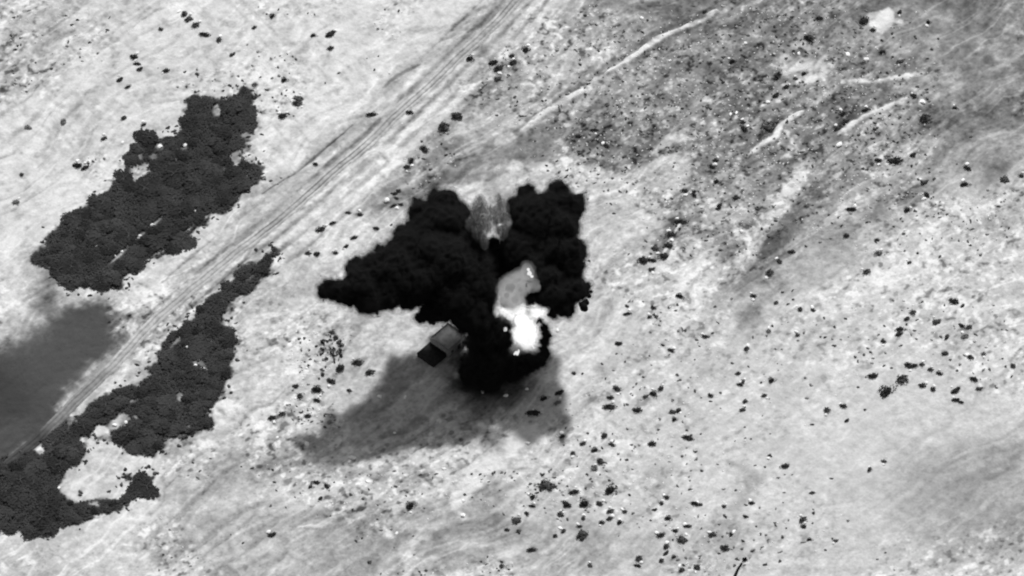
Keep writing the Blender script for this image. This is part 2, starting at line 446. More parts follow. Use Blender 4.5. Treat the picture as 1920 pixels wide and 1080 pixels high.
SOIL = soil_mat('soil', 0.5)
LEAF = grey_mat('leaf', 0.036, 0.30, 0.10)
BARK = grey_mat('bark', 0.06, 0.3, 5)
SCRUB = [grey_mat('scrub_dark', 0.032, 0.4, 3), grey_mat('scrub_mid', 0.065, 0.4, 3), grey_mat('scrub_dry', 0.16, 0.3, 3)]
ROCK = grey_mat('pale_rock', 0.62, 0.15, 2, 0.4)
WALL = grey_mat('mud_wall', 0.17, 0.2, 1.2, 0.3)
ROOF = grey_mat('mud_roof', 0.36, 0.3, 0.5, 0.5)
WALL_SHADE = grey_mat('wall_shade', 0.02, 0.3, 1.0, 0.2)  # shade of the house wall put into the colour
VOID = grey_mat('dark_opening', 0.02, 0.2, 2)
SOOT = grey_mat('soot', 0.0035, 0.5, 0.12)
CHAR = grey_mat('char', 0.004, 0.4, 1)


def vol_mat(name, a, dens, emit=0.0, scale=0.0, lo=0.42, hi=0.72):
    m = bpy.data.materials.new(name); m.use_nodes = True
    nt = m.node_tree
    nt.nodes.remove(nt.nodes['Principled BSDF'])
    v = nt.nodes.new('ShaderNodeVolumePrincipled')
    v.inputs['Color'].default_value = (a, a, a, 1); v.inputs['Density'].default_value = dens
    v.inputs['Emission Strength'].default_value = emit
    v.inputs['Emission Color'].default_value = (1, 1, 1, 1)
    if scale:
        co = nt.nodes.new('ShaderNodeTexCoord')
        nz = nt.nodes.new('ShaderNodeTexNoise'); nz.inputs['Scale'].default_value = scale; nz.inputs['Detail'].default_value = 4; nz.inputs['Roughness'].default_value = 0.6
        mr = nt.nodes.new('ShaderNodeMapRange'); mr.inputs['From Min'].default_value = lo; mr.inputs['From Max'].default_value = hi
        mr.inputs['To Max'].default_value = dens
        nt.links.new(co.outputs['Object'], nz.inputs['Vector']); nt.links.new(nz.outputs[0], mr.inputs['Value'])
        nt.links.new(mr.outputs[0], v.inputs['Density'])
    nt.links.new(v.outputs[0], nt.nodes['Material Output'].inputs['Volume'])
    return m


def emit_mat(name, lo, hi, scale):
    m = bpy.data.materials.new(name); m.use_nodes = True
    nt = m.node_tree
    nt.nodes.remove(nt.nodes['Principled BSDF'])
    e = nt.nodes.new('ShaderNodeEmission')
    co = nt.nodes.new('ShaderNodeTexCoord')
    nz = nt.nodes.new('ShaderNodeTexNoise'); nz.inputs['Scale'].default_value = scale; nz.inputs['Detail'].default_value = 3
    mr = nt.nodes.new('ShaderNodeMapRange')
    mr.inputs['From Min'].default_value = 0.3; mr.inputs['From Max'].default_value = 0.7
    mr.inputs['To Min'].default_value = lo; mr.inputs['To Max'].default_value = hi
    nt.links.new(co.outputs['Object'], nz.inputs['Vector']); nt.links.new(nz.outputs[0], mr.inputs['Value'])
    nt.links.new(mr.outputs[0], e.inputs['Strength'])
    nt.links.new(e.outputs[0], nt.nodes['Material Output'].inputs['Surface'])
    return m


FIRE = emit_mat('fire', 0.44, 0.56, 0.15)
HOTGAS = emit_mat('hot_gas', 0.06, 0.12, 0.12)


# ------------------------------------------------------------------ object helpers
def obj(name, me, m=None, parent=None, loc=None):
    o = bpy.data.objects.new(name, me)
    col.objects.link(o)
    if m is not None and me is not None and not me.materials:
        me.materials.append(m)
    if parent is not None:
        o.parent = parent
    if loc is not None:
        o.location = loc
    return o


def tag(o, label=None, cat=None, group=None, kind=None):
    if label: o['label'] = label
    if cat: o['category'] = cat
    if group: o['group'] = group
    if kind: o['kind'] = kind
    return o


def np_mesh(name, v, f, m=None, smooth=False, attr=None):
    me = bpy.data.meshes.new(name)
    v = np.asarray(v, np.float32); f = np.asarray(f, np.int32)
    n, k = f.shape
    me.vertices.add(len(v)); me.vertices.foreach_set('co', v.ravel())
    me.loops.add(n * k); me.loops.foreach_set('vertex_index', f.ravel())
    me.polygons.add(n)
    me.polygons.foreach_set('loop_start', np.arange(0, n * k, k, dtype=np.int32))
    me.polygons.foreach_set('loop_total', np.full(n, k, np.int32))
    if smooth:
        me.polygons.foreach_set('use_smooth', np.ones(n, bool))
    if attr is not None:
        a = me.attributes.new('albedo', 'FLOAT', 'POINT')
        a.data.foreach_set('value', np.asarray(attr, np.float32).ravel())
    me.update()
    if m: me.materials.append(m)
    return me


def grid_faces(ny, nx):
    i = np.arange(ny * nx).reshape(ny, nx)
    return np.stack([i[:-1, :-1], i[:-1, 1:], i[1:, 1:], i[1:, :-1]], -1).reshape(-1, 4)


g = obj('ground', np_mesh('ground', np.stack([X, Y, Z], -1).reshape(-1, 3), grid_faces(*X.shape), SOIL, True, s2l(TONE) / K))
tag(g, kind='structure')

# ------------------------------------------------------------------ the track: one ribbon with two worn ruts
def resample(px, py, step):
    d = np.concatenate([[0], np.cumsum(np.hypot(np.diff(px), np.diff(py)))])
    t = np.arange(0, d[-1], step)
    x = np.interp(t, d, px); y = np.interp(t, d, py)
    k = np.ones(25) / 25
    xs = np.convolve(np.pad(x, 12, 'edge'), k, 'valid'); ys = np.convolve(np.pad(y, 12, 'edge'), k, 'valid')
    return xs, ys, t


def build_track():
    x, y, t = resample(tx, ty, 0.4)
    wob = vn(t / 18, t * 0, 5) * 0.5 + vn(t / 5, t * 0, 6) * 0.15
    dx = np.gradient(x); dy = np.gradient(y); L = np.hypot(dx, dy)
    nx, ny = -dy / L, dx / L
    x = x + nx * wob; y = y + ny * wob
    cs = np.array([-1.9, -1.5, -1.15, -0.9, -0.65, -0.35, 0, 0.35, 0.65, 0.9, 1.15, 1.5, 1.9])
    prof = np.array([-0.16, 0.05, 0.12, -0.03, -0.05, 0.08, 0.10, 0.08, -0.05, -0.03, 0.12, 0.05, -0.16])
    ton = np.array([0.72, 0.80, 0.86, 0.50, 0.46, 0.74, 0.78, 0.74, 0.46, 0.50, 0.86, 0.80, 0.72])
    PX = x[:, None] + nx[:, None] * cs; PY = y[:, None] + ny[:, None] * cs
    HH = np.array([height(a, b) for a, b in zip(x, y)])
    HE = np.array([[height(a, b) for a, b in zip(r, q)] for r, q in zip(PX, PY)])
    PZ = np.maximum(HE + 0.06, 0.5 * HE + 0.5 * HH[:, None] + 0.04) + prof * 0.6 + 0.05
    wear = 0.5 + 0.5 * vn(t / 11, t * 0 + 3, 8)[:, None]
    wear = 0.72 * wear * np.clip(0.25 + 0.75 * sstep(-95, -70, x), 0, 1)[:, None]
    T = ton[None, :] * wear + (1 - wear) * (0.30 * ton[None, :] + 0.50) + 0.07 * vn(PX / 0.9, PY / 0.9, 12) + 0.07 * vn(PX / 4, PY / 4, 13)
    yy = T * 1.0
    # the track darkens towards its western end
    dim = sstep(-120.0, -138.0, x)[:, None]
    yy = yy * (1 - 0.25 * dim) * (1 - 0.45 * sstep(-141, -149, x)[:, None])
    return np_mesh('dirt_track', np.stack([PX, PY, PZ], -1).reshape(-1, 3), grid_faces(len(x), len(cs)), SOIL, True, s2l(np.clip(yy, .1, .95)) / K)


tag(obj('dirt_track', build_track()), kind='structure')


# ------------------------------------------------------------------ leaf clumps, shrubs and trees
def leaf_cloud(n, rad, squash, leaf, lobes, rs, base=0.15, up=0.0):
    """Quads spread through a few lobes; returns verts, faces."""
    r = np.random.default_rng(rs)
    c = r.normal(size=(lobes, 3)); c /= np.linalg.norm(c, axis=1)[:, None]
    c *= rad * r.uniform(0.25, 0.62, (lobes, 1)); c[:, 2] = np.abs(c[:, 2]) * squash
    lr = rad * r.uniform(0.38, 0.62, lobes)
    k = r.integers(0, lobes, n)
    d = r.normal(size=(n, 3)); d /= np.linalg.norm(d, axis=1)[:, None]
    p = c[k] + d * (lr[k] * r.uniform(0.55, 1.0, n))[:, None] * np.array([1, 1, squash])
    p[:, 2] = np.maximum(p[:, 2] + rad * squash * 0.4, base * r.uniform(0, 1, n))
    nrm = d + r.normal(size=(n, 3)) * 0.5 + np.array([0, 0, up]); nrm /= np.linalg.norm(nrm, axis=1)[:, None]
    a = np.cross(nrm, r.normal(size=(n, 3))); a /= np.linalg.norm(a, axis=1)[:, None]
    b = np.cross(nrm, a)
    s = leaf * r.uniform(0.6, 1.3, n)[:, None]
    v = np.stack([p - a * s, p + b * s * 0.7, p + a * s, p - b * s * 0.7], 1).reshape(-1, 3)
    return v, np.arange(4 * n).reshape(n, 4)


def lump(rs, balls, sub=2, rough=0.16):
    """A dense rounded bush: a few merged uneven domes."""
    r = random.Random(rs)
    pr = []
    for k in range(balls):
        bm = bmesh.new()
        bmesh.ops.create_icosphere(bm, subdivisions=sub, radius=1.0)
        a = r.uniform(0, 6.28); q = 0 if k == 0 else r.uniform(0.35, 0.75); R_ = 0.75 if k == 0 else r.uniform(0.3, 0.6)
        off = Vector((r.random() * 50, r.random() * 50, 3))
        vv = []
        for v in bm.verts:
            m = R_ * (1 + rough * 2 * mn.noise(v.co * 2.1 + off) + r.uniform(-rough, rough) * 0.6)
            vv.append((v.co.x * m + q * math.cos(a), v.co.y * m + q * math.sin(a), max(v.co.z * m * 0.6 + 0.1, -0.05)))
        pr.append((np.array(vv), np.array([[w.index for w in f.verts] for f in bm.faces])))
        bm.free()
    return join(pr)


def tube(path, r0, r1, sides=6):
    path = np.asarray(path, float)
    vv = []; n = len(path)
    for i, p in enumerate(path):
        d = path[min(i + 1, n - 1)] - path[max(i - 1, 0)]
        d /= np.linalg.norm(d)
        u = np.cross(d, [0.3, 0.9, 0.1]); u /= np.linalg.norm(u); w = np.cross(d, u)
        r = r0 + (r1 - r0) * i / (n - 1)
        for k in range(sides):
            a = 2 * math.pi * k / sides
            vv.append(p + r * (math.cos(a) * u + math.sin(a) * w))
    ff = []
    for i in range(n - 1):
        for k in range(sides):
            q = (k + 1) % sides
            ff.append([i * sides + k, i * sides + q, (i + 1) * sides + q, (i + 1) * sides + k])
    return np.array(vv), np.array(ff)


def join(parts):
    vs_, fs_, o = [], [], 0
    for v, f in parts:
        vs_.append(v); fs_.append(np.asarray(f) + o); o += len(v)
    return np.concatenate(vs_), np.concatenate(fs_)


LEAVES = [LEAF, grey_mat('leaf_dark', 0.022, 0.3, 0.1), grey_mat('leaf_mid', 0.030, 0.3, 0.1)]
CROWNS = []
TRUNKS = []
for i in range(9):
    v, f = leaf_cloud(560, 3.3, 0.22, 0.42, 9, 300 + i, 0.3, 2.2)
    v[:, 2] += 0.45
    CROWNS.append(np_mesh('crown', v, f, LEAVES[i % 3]))
for i in range(4):
    r = np.random.default_rng(400 + i)
    pr = [tube([[0, 0, -0.3], [r.normal() * .1, r.normal() * .1, 0.8], [r.normal() * .2, r.normal() * .2, 1.6]], 0.24, 0.14)]
    for k in range(4):
        a = k * 1.6 + r.normal() * .3
        pr.append(tube([[0, 0, 1.0 + .1 * k], [math.cos(a) * .6, math.sin(a) * .6, 1.7], [math.cos(a) * 1.4, math.sin(a) * 1.4, 2.2]], 0.11, 0.04, 5))
    TRUNKS.append(np_mesh('trunk', *join(pr), BARK))


def poisson(p, gap, keep, tries=9000):
    px, py = pts(p)
    out = []
    for _ in range(tries):
        x = random.uniform(px.min(), px.max()); y = random.uniform(py.min(), py.max())
        if not inside(np.array([x]), np.array([y]), px, py)[0]:
            continue
        if any((x - a) ** 2 + (y - b) ** 2 < gap * gap for a, b in out):
            continue
        if keep(x, y):
            out.append((x, y))
    return out


clear_xy = [(G1(u, v), r * MPP) for u, v, r in CLEARINGS]
big_clear = pts([(165, 806), (196, 798), (222, 832), (246, 856), (276, 862), (262, 882), (228, 886), (238, 906), (200, 930), (140, 940), (122, 914), (142, 880), (170, 860), (155, 835)])
lane = pts([(205, 494), (306, 404)])
pale = pts([(120, 775), (165, 728), (215, 680), (280, 615)])


DARK_X = G1(125, 768)[0]


def dark_ground(x, y):
    i = np.clip(np.searchsorted(XS, x), 0, len(XS) - 1); j = np.clip(np.searchsorted(YS, y), 0, len(YS) - 1)
    return TONE_CLEAN[j, i] < 0.36


def tree_ok(x, y):
    if not (dark_ground(x, y) and dark_ground(x + .8, y) and dark_ground(x - .8, y) and dark_ground(x, y + .8) and dark_ground(x, y - .8)):
        return False
    for (a, b), r in clear_xy:
        if (x - a) ** 2 + ((y - b) * 0.8) ** 2 < (r * 0.8 + 0.9) ** 2:
            return False
    P = np.array([x]), np.array([y])
    if inside(*P, *big_clear)[0]:
        return False
    if seg_dist(*P, *lane, False)[0][0] < 1.9 or seg_dist(*P, *pale, False)[0][0] < 3.4:
        return False
    return x < DARK_X or seg_dist(*P, tx, ty, False)[0][0] > 2.6


TREE_WHERE = {'north': 'the upper thicket', 'middle': 'the long middle thicket', 'south': 'the clearing thicket'}


def tree_words(key, x, y):
    px, py = pts(THICKETS[key])
    edge = seg_dist(np.array([x]), np.array([y]), px, py, True)[0][0] < 2.6
    q = (px * TD[0] + py * TD[1]); t = ((x * TD[0] + y * TD[1]) - q.min()) / (q.max() - q.min())
    part = ('at the south-west end', 'in the middle stretch', 'near the north-east tip')[min(2, int(t * 3))]
    kind = 'dark tree on the rim' if edge else 'dark tree inside'
    return f'{kind} {part} of {TREE_WHERE[key]}', f'{"rim" if edge else "inner"} trees {part} of {TREE_WHERE[key]}'


n_tree = 0
for key, gap in (('north', 4.0), ('middle', 3.9), ('south', 3.9)):
    for (x, y) in poisson(THICKETS[key], gap, tree_ok):
        s = random.choice([random.uniform(0.4, 0.7), random.uniform(0.7, 1.0), random.uniform(1.0, 1.5)])
        t = obj('low_tree', None, loc=(x, y, height(x, y)))
        t.rotation_euler.z = random.uniform(0, 6.28)
        t.scale = (s * random.uniform(.85, 1.2), s, s ** 0.5 * random.uniform(0.55, 1.0))
        lb, gp = tree_words(key, x, y)
        tag(t, lb, 'tree', gp)
        obj('trunk', TRUNKS[n_tree % 4], parent=t)
        obj('crown', CROWNS[random.randrange(9)], parent=t)
        n_tree += 1
print('trees', n_tree)
# the undergrowth that closes the thickets between the crowns
up = []
for key, n in (('north', 22000), ('middle', 18000), ('south', 11000)):
    px, py = pts(THICKETS[key])
    x = rng.uniform(px.min() - 3, px.max() + 3, n * 3); y = rng.uniform(py.min() - 3, py.max() + 3, n * 3)
    d = seg_dist(x, y, px, py, True)[0]
    k = (inside(x, y, px, py) | (d < 3.5)) & dark_ground(x, y)
    k &= ~inside(x, y, *big_clear)
    k &= (seg_dist(x, y, *lane, False)[0] > 0.8) & (seg_dist(x, y, *pale, False)[0] > 2.6) & ((seg_dist(x, y, tx, ty, False)[0] > 2.4) | (x < DARK_X))
    for (a, b), r in clear_xy:
        k &= (x - a) ** 2 + ((y - b) * 0.8) ** 2 > (r * (0.8 + 0.5 * vn(x / 1.2, y / 1.2, 4))) ** 2
    x, y = x[k][:n], y[k][:n]
    hh = np.array([height(a, b) for a, b in zip(x, y)])
    z = hh + rng.uniform(0.1, 0.5, len(x)) + 0.45 * (0.5 + 0.5 * vn(x / 4, y / 4, 6)) * (0.5 if key == 'west' else 1)
    p = np.stack([x, y, z], -1)
    nr = rng.normal(size=(len(x), 3)) * 0.18 + np.array([0, 0, 1]); nr /= np.linalg.norm(nr, axis=1)[:, None]
    a = np.cross(nr, rng.normal(size=nr.shape)); a /= np.linalg.norm(a, axis=1)[:, None]
    b = np.cross(nr, a); sz = rng.uniform(0.2, 0.42, len(x))[:, None]
    up.append((np.stack([p - a * sz, p + b * sz * .7, p + a * sz, p - b * sz * .7], 1).reshape(-1, 3), np.arange(4 * len(x)).reshape(-1, 4)))
tag(obj('undergrowth', np_mesh('undergrowth', *join(up), LEAF)), 'low dark undergrowth filling the thickets between the tree crowns', 'undergrowth', kind='stuff')

# ---- shrubs: u, v, width in photo pixels, tone (0 dark, 1 mid, 2 dry)
SHRUBS = """1177,589,10,0 1226,579,9,0 1218,596,8,1 1231,596,8,1 1160,647,11,0 1259,659,9,0 1321,632,9,0 1129,684,7,1 1076,701,8,0 1092,702,7,0 1206,708,7,1 1269,703,7,1 1271,714,5,1
1049,739,13,0 1047,757,11,2 1157,731,14,1 1145,747,10,0 1144,764,15,0 1196,769,14,0 1210,744,9,1 1224,739,12,0 1239,729,11,0 1261,770,11,1 1272,767,9,0 1264,785,9,0 1303,731,7,1
1333,740,9,0 1333,751,7,0 1384,698,9,0 1393,714,9,1 1388,719,8,0 1446,713,12,0 1433,742,9,1 1398,752,9,1 1392,768,11,1 1055,818,9,0 1133,817,12,0 1102,813,7,1 1093,833,9,0 1114,845,12,0
1129,840,7,0 1148,834,10,1 1125,864,13,1 1114,878,11,2 1074,851,9,1 1223,830,12,0 1291,820,14,0 1143,918,18,0 1077,920,13,0 1062,944,15,0 1094,944,16,0 1124,943,12,1 1144,959,12,1
1143,973,10,0 1129,980,9,0 1161,980,9,0 1172,959,8,1 1094,971,9,1 1087,986,8,0 1056,995,10,1 1052,964,8,2 1064,973,7,1 1093,1003,20,1 1250,933,9,0 1240,944,8,0 1227,956,8,0 1252,972,11,0
1240,1003,12,1 1266,995,9,0 1279,1010,16,1 1290,986,9,0 1305,944,12,0 1314,946,8,1 1357,951,8,0 1358,967,7,1 1371,1002,8,0 1360,1028,15,0 1337,1003,12,1 1249,1024,11,1 1249,1037,9,0
1263,1044,8,0 1240,1051,9,1 1196,1060,9,0 1198,1046,12,1 1107,1060,9,1 1278,1068,12,1 1307,1063,14,1 1398,969,8,0 1410,943,9,0 1472,875,13,0 1444,856,8,1 1437,1060,7,1 1474,992,5,0
1418,988,6,1 1790,564,15,0 1805,572,8,0 1755,602,14,1 1803,610,10,0 1817,612,10,1 1775,631,12,1 1810,630,13,2 1687,617,12,0 1686,626,12,0 1700,597,11,1 1712,584,12,1 1657,640,10,1
1705,685,13,0 1715,684,10,0 1729,682,9,1 1636,705,15,0 1692,710,20,1 1660,735,24,0 1730,723,12,0 1750,730,10,0 1762,700,10,1 1745,692,9,1 1792,732,14,0 1792,750,11,0 1802,753,8,0
1827,710,12,0 1835,727,10,1 1820,669,10,1 1900,685,11,1 1844,662,9,2 1772,661,12,1 1632,660,7,0 1637,672,6,0 1671,690,6,0 1582,762,11,0 1550,770,12,1 1588,789,8,0 1622,767,7,0 1522,796,7,0
1547,632,7,0 1545,597,7,1 1585,597,7,0 1500,580,10,1 1525,582,9,1 1487,562,7,0 1455,567,8,1 1412,555,9,1 1486,544,6,0 1467,547,7,1 1400,652,9,1 1495,627,8,1 1442,620,9,2 1658,865,9,1
1630,882,9,1 1560,899,7,1 1523,926,8,0 1505,977,13,1 1507,990,10,1 1517,1014,8,0 1566,1015,8,1 1590,977,7,2 1322,21,9,0 1537,32,11,0 1620,37,18,0 1637,55,10,0 1515,70,15,0 1687,22,9,0
1740,42,9,0 1655,95,10,0 1687,115,12,1 1457,140,16,0 1507,136,9,0 1492,145,8,1 1474,161,11,0 1455,178,12,0 1395,240,12,0 1372,115,11,0 1442,237,24,2 1580,215,12,0 1622,205,8,0 1585,230,12,0
1570,242,11,0 1735,220,20,1 1715,180,10,0 1790,202,8,0 1820,255,7,1 1647,300,11,0 1680,300,20,0 1712,290,11,0 1342,300,10,0 1342,340,12,0 1347,390,9,0 1300,360,10,0 1597,392,12,0 1700,395,12,0
1737,367,10,0 1815,315,12,0 1885,335,16,1 1915,330,10,0 1807,347,13,0 1732,342,12,1 1625,509,13,1 1645,450,8,0 1587,442,11,0 1442,511,14,1 1485,472,11,0 1462,490,12,1 1647,475,12,2 1705,492,8,1
1206,488,18,0 1223,488,11,0 1221,505,10,1 1245,481,16,0 1253,461,16,0 1259,440,14,0 1278,416,15,0 1229,465,13,1 1273,557,11,0 1176,575,8,1 1349,385,9,0 1302,365,10,0 1284,357,11,0 1335,312,10,0
1115,243,11,0 1084,255,10,0 1137,273,10,0 1145,383,6,1 1414,556,8,0 1379,371,12,1 1394,228,9,0 345,27,14,1 355,37,14,1 367,47,13,1 385,65,12,0 252,107,12,0 258,119,10,0 262,130,10,0 312,133,11,0
302,55,9,1 225,150,11,0 240,162,9,0 510,32,10,0 477,52,8,0 620,65,16,0 620,90,11,0 587,67,9,0 530,217,13,0 560,185,16,2 532,149,11,0 145,312,14,0 160,315,12,0 40,327,8,1 32,380,12,2 195,260,10,1
270,235,9,1 232,222,11,1 347,135,7,1 370,140,8,1 410,75,11,1 435,102,10,1 55,240,12,2 120,230,12,2 698,217,12,0 769,212,11,0 796,280,16,1 771,302,12,0 763,313,11,0 832,239,20,1 857,219,20,1
592,309,8,0 602,429,16,1 665,445,10,0 706,427,9,0 629,474,9,0 649,461,9,0 594,476,11,0 578,474,10,1 675,402,10,0 653,398,8,0 624,417,9,0 555,111,7,1 557,194,14,1 529,219,11,0 734,421,7,0
671,679,15,0 638,691,16,0 622,716,14,0 554,726,11,0 593,732,16,0 562,744,11,1 595,751,9,0 510,784,12,0 529,777,11,1 578,779,10,0 694,699,14,1 655,732,8,1 768,951,16,0 593,905,10,0 613,913,11,0
582,913,8,0 601,936,8,0 667,1014,7,0 679,1009,6,0 510,1004,12,0 1001,775,18,0 1019,749,12,0 1025,909,24,1 998,932,12,0 998,948,9,0 988,963,8,0 967,975,16,1 973,996,9,1 951,993,8,0 1041,1004,9,1
1052,963,12,1 998,1030,11,0 940,1060,9,1 914,1043,6,1 694,1055,8,1 518,919,5,0 508,948,6,1 708,975,6,1 743,371,8,0 739,385,9,0 752,383,8,0 748,357,9,0 741,362,9,0 735,362,8,0 880,112,13,0 925,120,14,0 935,130,14,0 962,120,14,0 985,95,14,0 932,150,12,1 960,105,10,1"""
shr = []
for tok in SHRUBS.split():
    a = tok.split(',')
    shr.append((float(a[0]), float(a[1]), float(a[2]), int(a[3])))

SCRUB += [grey_mat('scrub_pale', 0.22, 0.25, 3)]
SH_MESH = [[], [], []]
for tn in range(3):
    for i in range(6):
        v, f = lump(500 + tn * 10 + i, 4)
        v = v * 0.72
        lv, lf = leaf_cloud(190, 1.12, 0.42, 0.15, 6, 500 + tn * 10 + i, 0.05)
        v, f = join([(v, f), (lv, lf[:, :3]), (lv, lf[:, [0, 2, 3]])])
        SH_MESH[tn].append(np_mesh('shrub', v, f, SCRUB[tn]))

SPECIAL = {
    (1660, 735): 'largest dark bush on the pale plain far east of the fireball',
    (1692, 710): 'wide grey bush just above the largest plain bush',
    (1636, 705): 'round dark bush up and west of the largest plain bush',
    (1442, 237): 'broad grey mound of scrub beside the jagged pale bank',
    (1001, 775): 'dark round bush at the eastern edge of the smoke shadow',
    (768, 951): 'lone black bush on the pale ground below the smoke shadow',
    (1143, 918): 'widest dark bush among the dots below the fireball',
    (1093, 1003): 'broad grey bush near the lower edge below the fireball',
    (1025, 909): 'broad grey bush beyond the pale bank below the shadow',
    (1206, 488): 'flat pointed dark bush west of the dark gully row',
    (1360, 1028): 'black bush just above the fallen log',
    (1472, 875): 'solitary black bush at the edge of pale stony patch',
    (1620, 37): 'wide dark bush beside the star shaped pale patch',
    (1735, 220): 'large grey bush at the end of the pale stone line',
    (671, 679): 'dark leaning bush beside the spindly tree',
    (1790, 564): 'large dark bush at the top of the eastern scatter',
}


def zone(u, v, tn):
    kind = ('black', 'grey', 'pale dry')[tn]
    if u < 480 and v < 420: z = 'on bright sand above the upper thicket'
    elif u < 900 and v < 420: z = 'beside the dirt track'
    elif u < 560 + 160 and 380 < v < 500: z = 'between the track and the plume tip'
    elif u < 730 and v < 820: z = 'among stones below the plume tip'
    elif u < 960: z = 'on the ground below the smoke shadow'
    elif u < 1080 and v < 300: z = 'along the gully above the plume'
    elif v < 280: z = 'on the rough grey ground of the far slope'
    elif v < 540 and u < 1320: z = 'in the dark gully east of the plume'
    elif v < 540: z = 'on the grey slope past the pale wash'
    elif u < 1340 and v < 800: z = 'on pale ground east of the fireball'
    elif u < 1340: z = 'among the dense dots below the fireball'
    elif v < 800: z = 'on the far eastern pale plain'
    else: z = 'on the smooth pale plain near the lower corner'
    return f'small {kind} shrub {z}', f'{kind} shrubs {z}'


shr_sorted = sorted(shr, key=lambda a: -a[2])
ind, rest = shr_sorted[:290], shr_sorted[290:]
for (u, v, w, tn) in ind:
    x, y = G1(u, v)
    o = obj('shrub', random.choice(SH_MESH[tn]), loc=(x, y, height(x, y) - 0.04))
    r = w * MPP * 0.5 * 1.3
    e = random.uniform(1.0, 1.45)
    o.scale = (r * e, r / e * 1.1, r * random.uniform(0.8, 1.15))
    o.rotation_euler.z = random.gauss(0.25, 0.5)
    lb, gp = zone(u, v, tn)
    if (int(u), int(v)) in SPECIAL:
        tag(o, SPECIAL[(int(u), int(v))], 'bush')
    else:
        tag(o, lb, 'shrub', gp)

# the countless rest: tufts too small to pick apart
DENS = [((1040, 560, 1900, 800), 300), ((1040, 800, 1480, 1080), 330), ((1480, 800, 1700, 1080), 50), ((1080, 10, 1760, 300), 800), ((1080, 300, 1900, 480), 400), ((900, 80, 1080, 340), 130),
        ((20, 10, 460, 330), 300), ((460, 10, 760, 250), 170), ((440, 240, 860, 480), 380), ((540, 620, 760, 800), 260), ((500, 880, 960, 1080), 130), ((250, 860, 520, 1070), 40), ((900, 880, 1060, 1080), 170)]
pv = []
dark_t = []
for (u0, v0, u1, v1), n in DENS:
    for _ in range(n):
        u = random.uniform(u0, u1); v = random.uniform(v0, v1)
        if ud[np.clip(np.searchsorted(YS, G1(u, v)[1]), 0, len(YS) - 1), np.clip(np.searchsorted(XS, G1(u, v)[0]), 0, len(XS) - 1)] < random.random() * 0.6:
            continue
        dark_t.append((u, v, random.uniform(3, 8), random.choice([0, 1, 1, 2, 2])))
for key, n in (('north', 150), ('middle', 150), ('south', 90)):
    pg = THICKETS[key]
    for _ in range(n):
        i = random.randrange(len(pg)); (a0, b0), (a1, b1) = pg[i], pg[(i + 1) % len(pg)]
        t_ = random.random()
        dark_t.append((a0 + (a1 - a0) * t_ + random.gauss(0, 9), b0 + (b1 - b0) * t_ + random.gauss(0, 8), random.uniform(4, 10), random.choice([0, 1, 1])))
dark_t += rest
parts = [[], [], []]
LOW = [lump(700 + i, 2, 1, 0.22) for i in range(12)]
for (u, v, w, tn) in dark_t:
    x, y = G1(u, v)
    vv, ff = LOW[random.randrange(len(LOW))]
    r = w * MPP * 0.56
    a = random.uniform(0, 3.14); e = random.uniform(1, 1.6)
    vv = vv * np.array([r * e, r / e, r * 0.9])
    ca, sa = math.cos(a), math.sin(a)
    vv = np.stack([vv[:, 0] * ca - vv[:, 1] * sa + x, vv[:, 0] * sa + vv[:, 1] * ca + y, vv[:, 2] + height(x, y)], -1)
    parts[tn].append((vv, ff))
for tn, lb in enumerate(('tiny black tufts of scrub strewn over the whole ground', 'tiny grey tufts of scrub strewn over the whole ground', 'tiny pale tufts of dry grass strewn over the whole ground')):
    o = obj('scrub_tufts', np_mesh('scrub_tufts', *join(parts[tn]), SCRUB[tn]))
    tag(o, lb, 'scrub', kind='stuff')


# ---- pebbles too small to pick apart
pb = []
for (u0, v0, u1, v1), n in DENS:
    for _ in range(int(n * 1.3)):
        u = random.uniform(u0, u1); v = random.uniform(v0, v1)
        x, y = G1(u, v)
        if ud[np.clip(np.searchsorted(YS, y), 0, len(YS) - 1), np.clip(np.searchsorted(XS, x), 0, len(XS) - 1)] < random.random() * 0.8:
            continue
        vv, ff = LOW[random.randrange(len(LOW))]
        r = random.uniform(2.2, 4.6) * MPP * 0.5; a = random.uniform(0, 6.28); e = random.uniform(1, 1.9)
        ca, sa = math.cos(a), math.sin(a)
        vv = vv * np.array([r * e, r / e, r * 0.8])
        pb.append((np.stack([vv[:, 0] * ca - vv[:, 1] * sa + x, vv[:, 0] * sa + vv[:, 1] * ca + y, vv[:, 2] + height(x, y)], -1), ff))
tag(obj('pebbles', np_mesh('pebbles', *join(pb), ROCK)), 'tiny pale pebbles strewn over the whole ground', 'pebbles', kind='stuff')


# ---- pale stones
def stone_mesh(rs, n=1):
    bm = bmesh.new()
    bmesh.ops.create_icosphere(bm, subdivisions=2, radius=1.0)
    r = random.Random(rs)
    ax = [Vector((r.gauss(0, 1), r.gauss(0, 1), r.gauss(0, 1))).normalized() for _ in range(7)]
    for v in bm.verts:
        for a in ax:
            d = v.co.dot(a)
            if d > 0.68:
                v.co -= a * (d - 0.68)
        v.co += Vector((r.gauss(0, .03), r.gauss(0, .03), r.gauss(0, .03)))
        v.co.z *= 0.62
    me = bpy.data.meshes.new('stone')
    bm.to_mesh(me); bm.free()
    me.materials.append(ROCK)
    return me


